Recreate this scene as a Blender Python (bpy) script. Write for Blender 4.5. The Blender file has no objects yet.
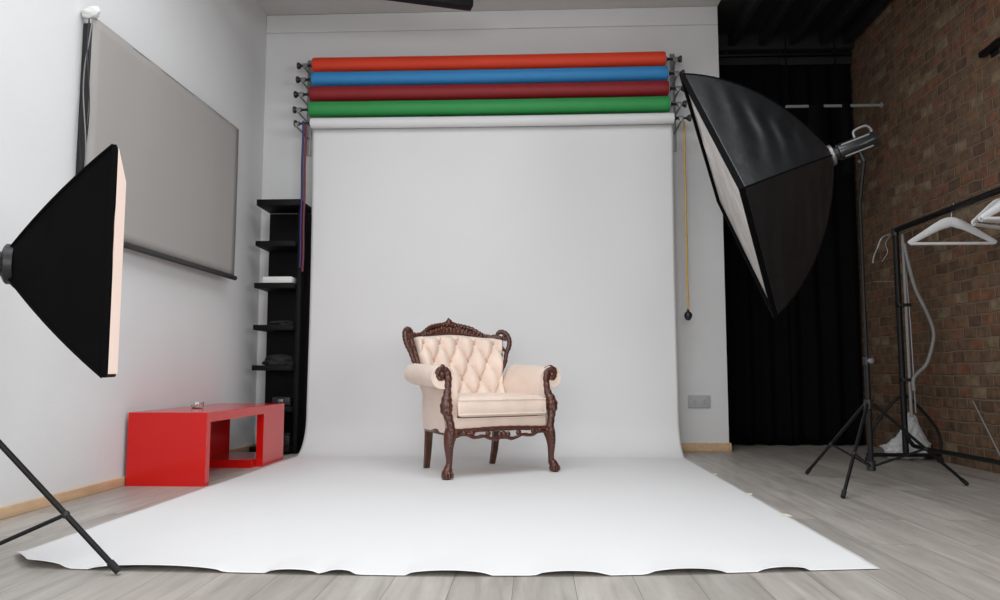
import bpy, bmesh, math, random
from mathutils import Vector, Matrix, noise
random.seed(7)
PI = math.pi
S = bpy.context.scene
COL = S.collection

# ------------------------------------------------------------------ materials
def sv(v):
    return tuple((c/255/12.92 if c/255 <= .04045 else ((c/255+.055)/1.055)**2.4) for c in v)

def new_mat(name):
    m = bpy.data.materials.new(name); m.use_nodes = True
    return m, m.node_tree.nodes, m.node_tree.links, m.node_tree.nodes['Principled BSDF']

def mat(name, col, rough=.5, metal=0, bump=0, bscale=40, var=0, vscale=8, coat=0, sheen=0, spec=.5, stretch=None):
    """plain surface with procedural colour variation and fine bump"""
    m, N, L, P = new_mat(name)
    P.inputs['Roughness'].default_value = rough
    P.inputs['Metallic'].default_value = metal
    P.inputs['Coat Weight'].default_value = coat
    P.inputs['Sheen Weight'].default_value = sheen
    P.inputs['Specular IOR Level'].default_value = spec
    P.inputs['Base Color'].default_value = (*col, 1)
    tc = N.new('ShaderNodeTexCoord'); src = tc.outputs['Object']
    if stretch:
        mp = N.new('ShaderNodeMapping'); mp.inputs['Scale'].default_value = stretch
        L.new(src, mp.inputs['Vector']); src = mp.outputs['Vector']
    if var:
        n = N.new('ShaderNodeTexNoise'); n.inputs['Scale'].default_value = vscale; n.inputs['Detail'].default_value = 5
        r = N.new('ShaderNodeValToRGB')
        r.color_ramp.elements[0].position = .3; r.color_ramp.elements[1].position = .7
        r.color_ramp.elements[0].color = (*[c*(1-var) for c in col], 1)
        r.color_ramp.elements[1].color = (*[min(1, c*(1+var)) for c in col], 1)
        L.new(src, n.inputs['Vector']); L.new(n.outputs['Fac'], r.inputs['Fac']); L.new(r.outputs['Color'], P.inputs['Base Color'])
    if bump:
        n = N.new('ShaderNodeTexNoise'); n.inputs['Scale'].default_value = bscale; n.inputs['Detail'].default_value = 4
        b = N.new('ShaderNodeBump'); b.inputs['Strength'].default_value = bump; b.inputs['Distance'].default_value = .01
        L.new(src, n.inputs['Vector']); L.new(n.outputs['Fac'], b.inputs['Height']); L.new(b.outputs['Normal'], P.inputs['Normal'])
    return m

def emat(name, col, strength, base=(.8, .8, .8)):
    m, N, L, P = new_mat(name)
    P.inputs['Base Color'].default_value = (*base, 1); P.inputs['Roughness'].default_value = .7
    P.inputs['Emission Color'].default_value = (*col, 1); P.inputs['Emission Strength'].default_value = strength
    return m

def math_node(N, L, op, a, b=None):
    n = N.new('ShaderNodeMath'); n.operation = op
    for i, v in enumerate((a, b)):
        if v is None: continue
        if hasattr(v, 'links'): L.new(v, n.inputs[i])
        else: n.inputs[i].default_value = v
    return n.outputs[0]

def floor_mat():
    m, N, L, P = new_mat('grey_laminate')
    tc = N.new('ShaderNodeTexCoord')
    mp = N.new('ShaderNodeMapping'); mp.inputs['Rotation'].default_value = (0, 0, PI/2); mp.inputs['Location'].default_value = (.3, .07, 0)
    L.new(tc.outputs['Object'], mp.inputs['Vector'])
    br = N.new('ShaderNodeTexBrick'); br.inputs['Scale'].default_value = 1
    br.inputs['Brick Width'].default_value = 1.4; br.inputs['Row Height'].default_value = .19
    br.inputs['Mortar Size'].default_value = .0012; br.inputs['Mortar Smooth'].default_value = .3; br.offset = .37
    br.inputs['Color1'].default_value = (0, 0, 0, 1); br.inputs['Color2'].default_value = (1, 1, 1, 1); br.inputs['Mortar'].default_value = (.5, .5, .5, 1)
    L.new(mp.outputs['Vector'], br.inputs['Vector'])
    # grain stretched along the planks, shifted per plank
    gm = N.new('ShaderNodeMapping'); gm.inputs['Scale'].default_value = (9, .9, 1)
    add = N.new('ShaderNodeVectorMath'); add.operation = 'MULTIPLY_ADD'
    L.new(br.outputs['Color'], add.inputs[0]); add.inputs[1].default_value = (3.1, 7.7, 5.3)
    L.new(tc.outputs['Object'], add.inputs[2]); L.new(add.outputs[0], gm.inputs['Vector'])
    n1 = N.new('ShaderNodeTexNoise'); n1.inputs['Scale'].default_value = 2.2; n1.inputs['Detail'].default_value = 8; n1.inputs['Roughness'].default_value = .62; n1.inputs['Distortion'].default_value = .5
    L.new(gm.outputs['Vector'], n1.inputs['Vector'])
    r = N.new('ShaderNodeValToRGB'); cr = r.color_ramp
    cr.elements[0].position = .28; cr.elements[0].color = (*sv((145, 139, 132)), 1)
    cr.elements[1].position = .74; cr.elements[1].color = (*sv((185, 180, 173)), 1)
    e = cr.elements.new(.5); e.color = (*sv((167, 161, 154)), 1)
    L.new(n1.outputs['Fac'], r.inputs['Fac'])
    mx = N.new('ShaderNodeMix'); mx.data_type = 'RGBA'; mx.blend_type = 'MULTIPLY'; mx.inputs['Factor'].default_value = 1
    pr = N.new('ShaderNodeMapRange'); pr.inputs['To Min'].default_value = .84; pr.inputs['To Max'].default_value = 1.05
    L.new(br.outputs['Color'], pr.inputs['Value'])
    L.new(r.outputs['Color'], mx.inputs['A']); L.new(pr.outputs['Result'], mx.inputs['B'])
    mo = N.new('ShaderNodeMix'); mo.data_type = 'RGBA'; L.new(br.outputs['Fac'], mo.inputs['Factor'])
    L.new(mx.outputs['Result'], mo.inputs['A']); mo.inputs['B'].default_value = (*sv((95, 90, 86)), 1)
    L.new(mo.outputs['Result'], P.inputs['Base Color'])
    P.inputs['Roughness'].default_value = .42
    b = N.new('ShaderNodeBump'); b.inputs['Strength'].default_value = .15; b.inputs['Distance'].default_value = .003
    L.new(n1.outputs['Fac'], b.inputs['Height']); L.new(b.outputs['Normal'], P.inputs['Normal'])
    return m

def brick_mat():
    m, N, L, P = new_mat('old_brown_brick')
    tc = N.new('ShaderNodeTexCoord'); sep = N.new('ShaderNodeSeparateXYZ'); L.new(tc.outputs['Object'], sep.inputs[0])
    cb = N.new('ShaderNodeCombineXYZ'); L.new(sep.outputs['Y'], cb.inputs['X']); L.new(sep.outputs['Z'], cb.inputs['Y'])
    nz = N.new('ShaderNodeTexNoise'); nz.inputs['Scale'].default_value = 5; L.new(cb.outputs[0], nz.inputs['Vector'])
    wv = N.new('ShaderNodeVectorMath'); wv.operation = 'MULTIPLY_ADD'; L.new(nz.outputs['Color'], wv.inputs[0]); wv.inputs[1].default_value = (.05, .035, 0); L.new(cb.outputs[0], wv.inputs[2])
    def brick(w, off, c1, c2):
        br = N.new('ShaderNodeTexBrick'); br.inputs['Scale'].default_value = 1
        br.inputs['Brick Width'].default_value = w; br.inputs['Row Height'].default_value = .082
        br.inputs['Mortar Size'].default_value = .009; br.inputs['Mortar Smooth'].default_value = .8; br.offset = off
        br.inputs['Color1'].default_value = (*c1, 1); br.inputs['Color2'].default_value = (*c2, 1)
        br.inputs['Mortar'].default_value = (.5, .5, .5, 1)
        L.new(wv.outputs[0], br.inputs['Vector']); return br
    b1 = brick(.165, .43, (0, 0, 0), (1, 1, 1))
    r = N.new('ShaderNodeValToRGB'); cr = r.color_ramp; cr.interpolation = 'CONSTANT'
    cols = [(0, (110, 88, 70)), (.2, (120, 93, 72)), (.36, (126, 88, 69)), (.48, (112, 89, 71)), (.68, (130, 112, 90)), (.76, (100, 79, 65)), (.9, (119, 86, 68))]
    cr.elements[0].position = 0; cr.elements[0].color = (*sv(cols[0][1]), 1)
    cr.elements[1].position = cols[1][0]; cr.elements[1].color = (*sv(cols[1][1]), 1)
    for p, c in cols[2:]:
        e = cr.elements.new(p); e.color = (*sv(c), 1)
    L.new(b1.outputs['Color'], r.inputs['Fac'])
    n2 = N.new('ShaderNodeTexNoise'); n2.inputs['Scale'].default_value = 14; n2.inputs['Detail'].default_value = 6; L.new(cb.outputs[0], n2.inputs['Vector'])
    mr = N.new('ShaderNodeMapRange'); mr.inputs['From Min'].default_value = .3; mr.inputs['From Max'].default_value = .7; mr.inputs['To Min'].default_value = .6; mr.inputs['To Max'].default_value = 1.25
    L.new(n2.outputs['Fac'], mr.inputs['Value'])
    mx = N.new('ShaderNodeMix'); mx.data_type = 'RGBA'; mx.blend_type = 'MULTIPLY'; mx.inputs['Factor'].default_value = 1
    L.new(r.outputs['Color'], mx.inputs['A']); L.new(mr.outputs['Result'], mx.inputs['B'])
    mo = N.new('ShaderNodeMix'); mo.data_type = 'RGBA'; L.new(b1.outputs['Fac'], mo.inputs['Factor'])
    L.new(mx.outputs['Result'], mo.inputs['A']); mo.inputs['B'].default_value = (*sv((126, 112, 95)), 1)
    L.new(mo.outputs['Result'], P.inputs['Base Color'])
    P.inputs['Roughness'].default_value = .9; P.inputs['Specular IOR Level'].default_value = .2
    h = math_node(N, L, 'SUBTRACT', n2.outputs['Fac'], math_node(N, L, 'MULTIPLY', b1.outputs['Fac'], .9))
    b = N.new('ShaderNodeBump'); b.inputs['Strength'].default_value = .8; b.inputs['Distance'].default_value = .012
    L.new(h, b.inputs['Height']); L.new(b.outputs['Normal'], P.inputs['Normal'])
    return m

M = dict(
    wall=mat('white_wall_paint', (.69, .69, .69), .75, bump=.08, bscale=60, var=.02, vscale=1.5, spec=.25),
    ceil=mat('white_ceiling_paint', (.6, .6, .58), .85, var=.02, spec=.2),
    dceil=mat('black_ceiling_paint', (.006, .006, .006), .8, var=.2),
    pine=mat('pine_wood', sv((203, 172, 136)), .5, var=.14, vscale=5, stretch=(6, 1, 6), bump=.1),
    floor=floor_mat(), brick=brick_mat(),
    paper=mat('white_backdrop_paper', (.735, .735, .735), .65, bump=.12, bscale=2.2, var=.008, vscale=2, spec=.3),
    orange=mat('orange_red_paper', sv((226, 62, 26)), .6, bump=.15, bscale=4, var=.05, vscale=5, stretch=(.4, 3, 3)),
    blue=mat('blue_paper', sv((50, 138, 200)), .6, var=.03),
    maroon=mat('maroon_paper', sv((140, 22, 30)), .6, var=.05),
    green=mat('green_paper', sv((44, 146, 74)), .6, var=.03),
    tape=mat('cream_masking_tape', sv((226, 221, 206)), .7, var=.04, vscale=20),
    black=mat('black_plastic', (.012, .012, .013), .4, bump=.1, bscale=80, var=.1),
    bmetal=mat('black_powder_coat', (.005, .005, .0055), .5, var=.15, vscale=20, spec=.3),
    nylon=mat('black_nylon', (.009, .010, .0115), .44, bump=.35, bscale=14, var=.15, spec=.5),
    nylon2=mat('black_nylon_matte', (.002, .002, .0024), .8, bump=.4, bscale=7, var=.15, spec=.08),
    chrome=mat('brushed_metal', (.62, .62, .62), .28, metal=1, bump=.05, var=.05),
    grey=mat('grey_metal', (.28, .28, .29), .4, metal=.6, var=.05),
    housing=mat('charcoal_lamp_housing', (.018, .020, .022), .3, metal=.3, coat=.4, var=.1),
    red=mat('glossy_red_lacquer', sv((198, 18, 14)), .25, spec=.3, coat=.35, var=.02, vscale=3),
    velvet=mat('cream_velvet', sv((232, 211, 196)), .66, sheen=.3, bump=.15, bscale=50, var=.06, vscale=9),
    mahog=mat('dark_mahogany', sv((76, 34, 17)), .30, coat=.3, bump=.5, bscale=60, var=.35, vscale=28),
    button=mat('tan_velvet_button', sv((196, 160, 136)), .6, sheen=.4, var=.05),
    screen=mat('grey_screen_fabric', sv((158, 154, 150)), .8, bump=.12, bscale=3, stretch=(1, 3, .3), var=.015, vscale=1, spec=.2),
    shelf=mat('black_stained_wood', (.003, .003, .003), .6, spec=.2, bump=.08, bscale=20, var=.15, stretch=(1, 1, 8)),
    fabric=mat('black_cloth', (.012, .012, .013), .9, bump=.4, bscale=30, var=.2),
    curtain=mat('black_curtain_fabric', (.003, .0032, .0032), .95, bump=.2, bscale=60, var=.15, spec=.1),
    white=mat('white_plastic', (.75, .76, .77), .35, bump=.03, var=.02),
    card=mat('white_card', (.72, .72, .7), .6, var=.04),
    bag=mat('thin_white_plastic_bag', (.62, .63, .64), .4, bump=.7, bscale=14, var=.06),
    socket=mat('light_grey_socket_plastic', (.42, .42, .43), .4, var=.03),
    hose=mat('pale_grey_hose', (.24, .24, .235), .5, var=.08),
    yellow=mat('yellow_cord', sv((196, 160, 88)), .6, var=.08, vscale=60),
    redcord=mat('red_bead_chain', sv((92, 20, 36)), .5, var=.1, vscale=60),
    bluecord=mat('blue_bead_chain', sv((34, 28, 84)), .5, var=.1, vscale=60),
    glow=emat('lit_softbox_diffuser', (1.0, .70, .56), .62, (.3, .3, .3)),
    diff=mat('silvery_diffuser_cloth', (.66, .62, .59), .36, metal=.7, bump=.8, bscale=9, var=.16, vscale=6, stretch=(1, 1, .45), spec=.6),
    rubber=mat('black_rubber', (.01, .01, .01), .8, var=.2),
)
glass, N_, L_, P_ = new_mat('clear_glass')
P_.inputs['Transmission Weight'].default_value = 1; P_.inputs['Roughness'].default_value = .05; P_.inputs['Base Color'].default_value = (.92, .95, .95, 1)
M['glass'] = glass

# ------------------------------------------------------------------ helpers
def obj(name, bm, m, parent=None, smooth=True, angle=38):
    bmesh.ops.remove_doubles(bm, verts=bm.verts, dist=1e-5)
    bmesh.ops.recalc_face_normals(bm, faces=bm.faces)
    if smooth:
        for f in bm.faces: f.smooth = True
        for e in bm.edges:
            if len(e.link_faces) == 2 and e.calc_face_angle(0) > math.radians(angle): e.smooth = False
    me = bpy.data.meshes.new(name); bm.to_mesh(me); bm.free()
    me.materials.append(M[m] if isinstance(m, str) else m)
    o = bpy.data.objects.new(name, me); COL.objects.link(o)
    if parent: o.parent = parent
    return o

def tag(o, label, cat, group=None, kind=None):
    o['label'] = label; o['category'] = cat
    if group: o['group'] = group
    if kind: o['kind'] = kind
    return o

def thing(name, label, cat, loc=(0, 0, 0), rz=0, group=None):
    o = bpy.data.objects.new(name, None); COL.objects.link(o)
    o.empty_display_size = .1
    o.location = loc; o.rotation_euler = (0, 0, rz)
    return tag(o, label, cat, group)

def struct(name, bm, m):
    o = obj(name, bm, m); o['kind'] = 'structure'; return o

def copy_tree(o, parent=None):
    c = o.copy(); COL.objects.link(c)
    if parent: c.parent = parent
    for ch in list(o.children): copy_tree(ch, c)
    return c

def B(): return bmesh.new()

def box(bm, x0, x1, y0, y1, z0, z1, bev=0, seg=2):
    vs = [bm.verts.new((x, y, z)) for x in (x0, x1) for y in (y0, y1) for z in (z0, z1)]
    q = [(0, 1, 3, 2), (4, 6, 7, 5), (0, 4, 5, 1), (2, 3, 7, 6), (0, 2, 6, 4), (1, 5, 7, 3)]
    fs = [bm.faces.new([vs[i] for i in f]) for f in q]
    if bev:
        es = list({e for f in fs for e in f.edges})
        bmesh.ops.bevel(bm, geom=es, offset=bev, segments=seg, affect='EDGES', profile=.5)
    return bm

def frames(pts):
    pts = [Vector(p) for p in pts]; T = []
    for i in range(len(pts)):
        a = pts[max(0, i-1)]; b = pts[min(len(pts)-1, i+1)]
        T.append((b-a).normalized())
    up = Vector((0, 0, 1)) if abs(T[0].z) < .9 else Vector((1, 0, 0))
    n = (up - T[0]*up.dot(T[0])).normalized(); out = []
    for i, t in enumerate(T):
        if i:
            n = (n - t*n.dot(t)); n.normalize()
        out.append((pts[i], t, n, t.cross(n)))
    return out

def tube(bm, pts, r, seg=10, cap=True, closed=False, sx=1, sy=1):
    fr = frames(pts); rings = []
    for i, (p, t, n, b) in enumerate(fr):
        rr = r[i] if isinstance(r, (list, tuple)) else r
        rings.append([bm.verts.new(p + n*math.cos(2*PI*k/seg)*rr*sx + b*math.sin(2*PI*k/seg)*rr*sy) for k in range(seg)])
    loft(bm, rings, cap and not closed, closed)
    return bm

def loft(bm, rings, cap=True, closed=False):
    n = len(rings); seg = len(rings[0])
    for i in range(n if closed else n-1):
        a = rings[i]; c = rings[(i+1) % n]
        for k in range(seg):
            bm.faces.new((a[k], a[(k+1) % seg], c[(k+1) % seg], c[k]))
    if cap:
        bm.faces.new(rings[0][::-1]); bm.faces.new(rings[-1])
    return bm

def lathe(bm, prof, p0, axis, seg=24):
    """profile of (distance along axis, radius)"""
    a = Vector(axis).normalized(); p0 = Vector(p0)
    u = a.orthogonal().normalized(); v = a.cross(u)
    rings = [[bm.verts.new(p0 + a*d + (u*math.cos(2*PI*k/seg)+v*math.sin(2*PI*k/seg))*max(r, 1e-4)) for k in range(seg)] for d, r in prof]
    loft(bm, rings); return bm

def smoothpath(pts, n=6):
    """Catmull-Rom through pts (tuples of any length)"""
    out = []; P = [pts[0]]+list(pts)+[pts[-1]]
    for i in range(1, len(P)-2):
        for s in range(n):
            t = s/n; a, b, c, d = P[i-1], P[i], P[i+1], P[i+2]
            out.append(tuple(.5*(2*b[k]+(c[k]-a[k])*t+(2*a[k]-5*b[k]+4*c[k]-d[k])*t*t+(3*b[k]-a[k]-3*c[k]+d[k])*t**3) for k in range(len(b))))
    out.append(tuple(pts[-1])); return out

def ball(bm, c, r, sc=(1, 1, 1), seg=12):
    mtx = Matrix.Translation(c) @ Matrix.Diagonal((*sc, 1))
    bmesh.ops.create_uvsphere(bm, u_segments=seg, v_segments=max(6, seg*2//3), radius=r, matrix=mtx); return bm

def prism(bm, poly, y0, y1, axis='y'):
    def P(a, b, d): return (a, d, b) if axis == 'y' else ((d, a, b) if axis == 'x' else (a, b, d))
    A = [bm.verts.new(P(a, b, y0)) for a, b in poly]; C = [bm.verts.new(P(a, b, y1)) for a, b in poly]
    bm.faces.new(A[::-1]); bm.faces.new(C)
    for i in range(len(poly)):
        j = (i+1) % len(poly); bm.faces.new((A[i], A[j], C[j], C[i]))
    return bm

# ------------------------------------------------------------------ the room
XL, XR, YB, YF, ZC = -2.39, 3.0, 6.62, -3.2, 3.84
XE, YD = 1.607, 7.36                                      # end of white wall; depth of the curtained recess
struct('floor', box(B(), XL-.3, XR+.3, YF-.3, YD+.3, -.12, 0), 'floor')
struct('wall_left', box(B(), XL-.2, XL, YF, YB, 0, ZC+.12), 'wall')
struct('wall_back', box(B(), XL-.2, XE, YB, YD, 0, ZC+.12), 'wall')
struct('wall_recess', box(B(), XE, XR+.2, YD, YD+.15, 0, ZC+.12), 'dceil')
bm = B(); SK = (-1.9, 1.35, .6, 4.4)                      # skylight opening above the camera
for a, b, c, d in ((XL-.2, SK[0], YF, YB), (SK[1], XE, YF, YB), (SK[0], SK[1], YF, SK[2]), (SK[0], SK[1], SK[3], YB)): box(bm, a, b, c, d, ZC, ZC+.12)
struct('ceiling', bm, 'ceil')
dc = box(B(), XE, XR+.2, YF, YD, ZC, ZC+.12)
struct('ceiling_dark', dc, 'dceil').name = 'ceiling.001'
bm = B()                                                # dark joists below the ceiling on the right
for x in (1.86, 2.14, 2.42, 2.70, 2.92): box(bm, x-.03, x+.03, YF+.02, 7.15, ZC-.13, ZC-.001, .004)
struct('trim_1', bm, 'dceil')
struct('trim_2', box(B(), XE+.001, XR-.001, 7.16, YD-.001, ZC-.16, ZC-.001, .006), 'dceil')
bm = B(); box(bm, XL+.001, XE-.002, YB-.022, YB-.001, ZC-.165, ZC-.001, .008, 3); struct('trim_3', bm, 'wall')
# right wall of brick, with an unseen window opening added for a fill lamp
bm = B()
for a, b, c, d in ((YF, -1.5, 0, ZC+.12), (-1.5, 1.5, 0, .9), (-1.5, 1.5, 2.7, ZC+.12), (1.5, YD, 0, ZC+.12)): box(bm, XR, XR+.2, a, b, c, d)
struct('wall_right', bm, 'brick')
bm = B()
for a, b, c, d in ((XL, -1.9, 0, ZC+.12), (-1.9, 1.5, 0, .8), (-1.9, 1.5, 2.7, ZC+.12), (1.5, XR, 0, ZC+.12)): box(bm, a, b, YF-.2, YF, c, d)
struct('wall_front', bm, 'wall')
def window(name, horiz, a0, a1, z0, z1, d):
    bm = B(); n = 3
    def bx(p0, p1, q0, q1):
        if horiz: box(bm, p0, p1, d-.03, d+.03, q0, q1, .005)
        else: box(bm, d-.03, d+.03, p0, p1, q0, q1, .005)
    bx(a0, a1, z0, z0+.06); bx(a0, a1, z1-.06, z1)
    for i in range(n+1):
        c = a0+.03+(a1-a0-.06)*i/n; bx(c-.03, c+.03, z0, z1)
    o = struct(name, bm, 'white')
window('fill_window_front', True, -1.9, 1.5, .8, 2.7, YF-.1)  # unseen window added behind the camera to hold the frontal fill lamp
window('fill_window_right', False, -1.5, 1.5, .9, 2.7, XR+.1)  # unseen window added so a side lamp can brighten the left wall
bm = B()
for i in range(4):
    x = SK[0]+.03+(SK[1]-SK[0]-.06)*i/3; box(bm, x-.03, x+.03, SK[2], SK[3], ZC+.02, ZC+.08, .005)
for y in (SK[2]+.03, SK[3]-.03): box(bm, SK[0], SK[1], y-.03, y+.03, ZC+.02, ZC+.08, .005)
struct('window_3', bm, 'white')
# pine baseboards
struct('baseboard_left', box(B(), XL+.0005, XL+.018, YF+.02, YB-.02, 0.0005, .052, .004), 'pine')
struct('baseboard_back', box(B(), XL+.02, XE-.001, YB-.018, YB-.0005, 0.0005, .072, .004), 'pine')
struct('baseboard_end', box(B(), XE+.0005, XE+.017, YB-.018, YB+.26, 0.0005, .072, .004), 'pine').name = 'baseboard_right'

# ------------------------------------------------------------------ backdrop paper
PX0, PX1 = -1.862, 1.142
edge = [(-1.862, 2.775), (-1.70, 2.60), (-1.436, 2.578), (-1.095, 2.568), (-.761, 2.556), (-.434, 2.55), (-.115, 2.562), (.205, 2.576), (.53, 2.615), (.866, 2.668), (1.142, 2.708)]
def edge_y(x):
    for (a, p), (b, q) in zip(edge, edge[1:]):
        if a <= x <= b: return p+(q-p)*(x-a)/(b-a)
    return edge[-1][1]
slits = [(-1.87, -1.56, .022), (-1.47, -1.02, .016), (-.875, -.70, .012), (-.685, -.58, .013), (-.42, -.15, .014), (-.0, .225, .013), (.36, .61, .015), (.73, .90, .012)]
def lift(x):
    for a, b, h in slits:
        if a < x < b: return h*1.15*math.sin(PI*(x-a)/(b-a))**.42
    return 0
prof = [(6.20, 2.735), (6.205, 2.70)]                    # hangs off the roll, curves out over the floor
prof = [(6.318, 2.72)]
for i in range(1, 24): prof.append((6.318+.03*math.sin(i/23*PI)*(1 if i < 23 else 1), 2.72-(2.72-.30)*i/23))
for i in range(1, 15):
    a = i/14*PI/2; prof.append((6.318-.27*(1-math.cos(a)), .30-.296*math.sin(a)))
t = thing('backdrop_paper', 'white seamless backdrop paper unrolled from the lowest roll down onto the floor', 'backdrop', (0, 0, 0))
bm = B(); nx = 150; rows = []
ys = [6.048-(6.048-2.85)*i/40 for i in range(1, 41)]
def paperx(u, s):
    x = PX0+(PX1-PX0)*u
    return x
for y, z in prof:
    rows.append([(paperx(i/nx, 0), y + .004*noise.noise(Vector((i*.06, z*1.3, 0))), z) for i in range(nx+1)])
for y in ys:
    row = []
    for i in range(nx+1):
        x = paperx(i/nx, 0)
        if i in (0, nx): x += .006*noise.noise(Vector((i, y*6, 2)))
        row.append((x, y, .004+.0015*(1+noise.noise(Vector((x*2, y*2, 1))))))
    rows.append(row)
for k, s in enumerate((.25, .5, .7, .85, .95, 1.0)):
    row = []
    for i in range(nx+1):
        x = paperx(i/nx, 0); e = edge_y(x); y = 2.85+(e-2.85)*s
        z = .004 + lift(x)*s**1.5
        row.append((x, y, z))
    rows.append(row)
vr = [[bm.verts.new(p) for p in r] for r in rows]
for a, b in zip(vr, vr[1:]):
    for i in range(nx): bm.faces.new((a[i], a[i+1], b[i+1], b[i]))
sh = obj('sheet', bm, 'paper', t, angle=80)
md = sh.modifiers.new('thickness', 'SOLIDIFY'); md.thickness = .0012; md.offset = 0

def roll_bm(x0, x1, y, z, r, n=60):
    bm = B(); pts = []
    rr = []
    for i in range(n+1):
        x = x0+(x1-x0)*i/n
        pts.append((x, y, z+.004*math.sin(PI*i/n)*-1)); rr.append(r*(1+.02*noise.noise(Vector((x*3, z, 0)))))
    rr[0] *= .93; rr[-1] *= .93
    pts.insert(1, (x0+.012, y, z)); rr.insert(1, r); pts.insert(-1, (x1-.012, y, z)); rr.insert(-1, r)
    return tube(bm, pts, rr, 28)
def roll_parts(t, x0, x1, y, z, r, m):
    obj('paper_roll', roll_bm(x0, x1, y, z, r), m, t)
    for s, xe in ((-1, x0), (1, x1)):
        bm = B()
        lathe(bm, [(0, .026), (.004, .030), (.012, .030), (.016, .020), (.030, .012), (.105, .010), (.108, .016), (.128, .030), (.140, .030), (.144, .022)], (xe - s*.001, y, z), (s, 0, 0), 14)
        obj('expander_peg', bm, 'black', t)
        obj('core_tube', lathe(B(), [(0, r*.5), (.008, r*.5), (.008, r*.36), (.0, r*.36)], (xe, y, z), (s, 0, 0), 20), 'card', t)
rolls = [(-1.916, 1.118, 6.475, 3.315, .066, 'orange', 'orange red backdrop paper roll, topmost in the wall rack'),
         (-1.905, 1.128, 6.425, 3.170, .063, 'blue', 'blue backdrop paper roll between the orange and the maroon ones'),
         (-1.905, 1.122, 6.375, 3.020, .066, 'maroon', 'maroon backdrop paper roll between the blue and the green ones'),
         (-1.893, 1.120, 6.325, 2.868, .066, 'green', 'green backdrop paper roll directly above the white one')]
for x0, x1, y, z, r, m, lab in rolls:
    k = thing('backdrop_roll', lab, 'paper roll', (0, 0, 0), 0, 'coloured paper rolls above the backdrop')
    roll_parts(k, x0, x1, y, z, r, m)
roll_parts(t, PX0-.004, PX1+.004, 6.275, 2.732, .044, 'paper')
# wall brackets that carry the rolls
for s, xb, lab in ((-1, -1.985, 'grey wall bracket with hooks carrying the left ends of the paper rolls'), (1, 1.205, 'grey wall bracket with hooks carrying the right ends of the paper rolls')):
    k = thing('roller_bracket', lab, 'bracket', (xb, YB, 0), 0, 'brackets of the backdrop rolls')
    obj('wall_plate', box(B(), -.022, .022, -.012, -.0005, 2.55, 3.42, .004), 'grey', k)
    for (x0, x1, y, z, r, m, l_) in rolls+[(0, 0, 6.275, 2.732, .044, '', '')]:
        bm = B()
        yy = y-YB
        box(bm, -.008, .008, yy-.035, -.012, z-.034, z-.026, .002)
        box(bm, -.012, .012, yy-.030, yy-.024, z-.034, z-.002, .002)
        lathe(bm, [(-.02, .02), (.02, .02), (.02, .012), (-.02, .012)], (0, yy, z), (1, 0, 0), 14)
        obj('hook', bm, 'grey', k)
# pull chains
def chain(name, lab, m, x, y, z0, z1, dx, weight=None, r=.006, grp=None):
    k = thing(name, lab, 'cord', (x, y, z0), 0, grp)
    H = z1-z0; bm = B(); n = int(H/.03)
    L1 = [(-dx, 0, H*(1-i/n)) for i in range(n+1)] + [(dx, .006, H*i/n) for i in range(n+1)]
    if dx < .012: L1 = [(.002*math.sin(i*.4), 0, H*(1-i/n)) for i in range(n+1)]
    tube(bm, L1, r, 8)
    if dx >= .012:
        for p in L1[::1]: ball(bm, p, r*1.45, seg=6)
    obj('cord_loop' if dx >= .012 else 'strand', bm, m, k)
    if weight:
        obj('weight', lathe(B(), [(-.075, .004), (-.07, .018), (-.05, .030), (-.03, .034), (-.012, .026), (0, .012), (.02, .008)], (0, 0, 0), (0, 0, 1), 16), 'black', k)
    return k
chain('pull_chain', 'dark red pull chain hanging from the roll ends, the one touching the paper edge', 'redcord', -1.880, 6.18, 1.47, 2.70, .0, None, .010)
chain('pull_chain', 'dark blue pull chain hanging just left of the dark red one', 'bluecord', -1.902, 6.18, 1.50, 2.72, .0, None, .010)
chain('weighted_rope', 'yellow pull cord ending in a black weight, right of the paper', 'yellow', 1.248, 6.38, 1.15, 2.74, .0, True, .009)
# masking tape on the paper's right edge
for i, (x, y) in enumerate(((1.137, 5.10), (1.134, 4.28), (1.135, 3.66))):
    lab = ['torn cream tape on the paper edge, the one nearest the back wall', 'torn cream tape on the paper edge, the middle one of three', 'torn cream tape on the paper edge, the one nearest the front corner'][i]
    bm = B(); n = 8
    ring = [(-.035, -.045), (.03, -.04), (.034, -.01), (.028, .02), (.036, .045), (-.03, .04), (-.037, .01)]
    prism(bm, ring, .0068, .0085, 'z')
    o = obj('masking_tape', bm, 'tape'); o.location = (x, y, 0); o.rotation_euler.z = random.uniform(-.3, .3)
    o.scale = (.6, .7, 1); tag(o, lab, 'tape', 'tape pieces along the paper edge')

# ------------------------------------------------------------------ armchair
CH = thing('armchair', 'cream velvet tufted armchair with carved mahogany frame standing on the white paper', 'armchair', (-.372, 5.248, .008), math.atan2(.535, .845))
def by(z, x=0): return .225+(z-.45)*.38-.75*x*x                         # recline of the back
def ztop(x): return .915+.010*math.cos(min(1, abs(x)/.30)*PI) - (.02 if abs(x) > .3 else 0)*((abs(x)-.3)/.08)
bx0, bz0 = .142, .125                                    # tuft spacing
btn = []
for r_, z in enumerate((.60, .725, .85)):
    xs = [(-1.0, 0, 1.0), (-1.5, -.5, .5, 1.5), (-2, -1, 0, 1, 2)][r_]
    for k in xs: btn.append((k*bx0, z))
btn += [(-.5*bx0, .49), (.5*bx0, .49)]
def tuft(x, z):
    a = (x/bx0 + (z-.60)/bz0/2)*PI if False else ((x/bx0)+(z-.60)/(bz0*2))*PI
    b = ((x/bx0)-(z-.60)/(bz0*2))*PI
    p = (abs(math.sin(a))*abs(math.sin(b)))**.5
    d = min(math.hypot(x-bx, (z-bz)) for bx, bz in btn)
    return .060*p - .015*math.exp(-(d/.022)**2)
bm = B(); NU, NV = 110, 84; F = []; K = []
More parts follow.
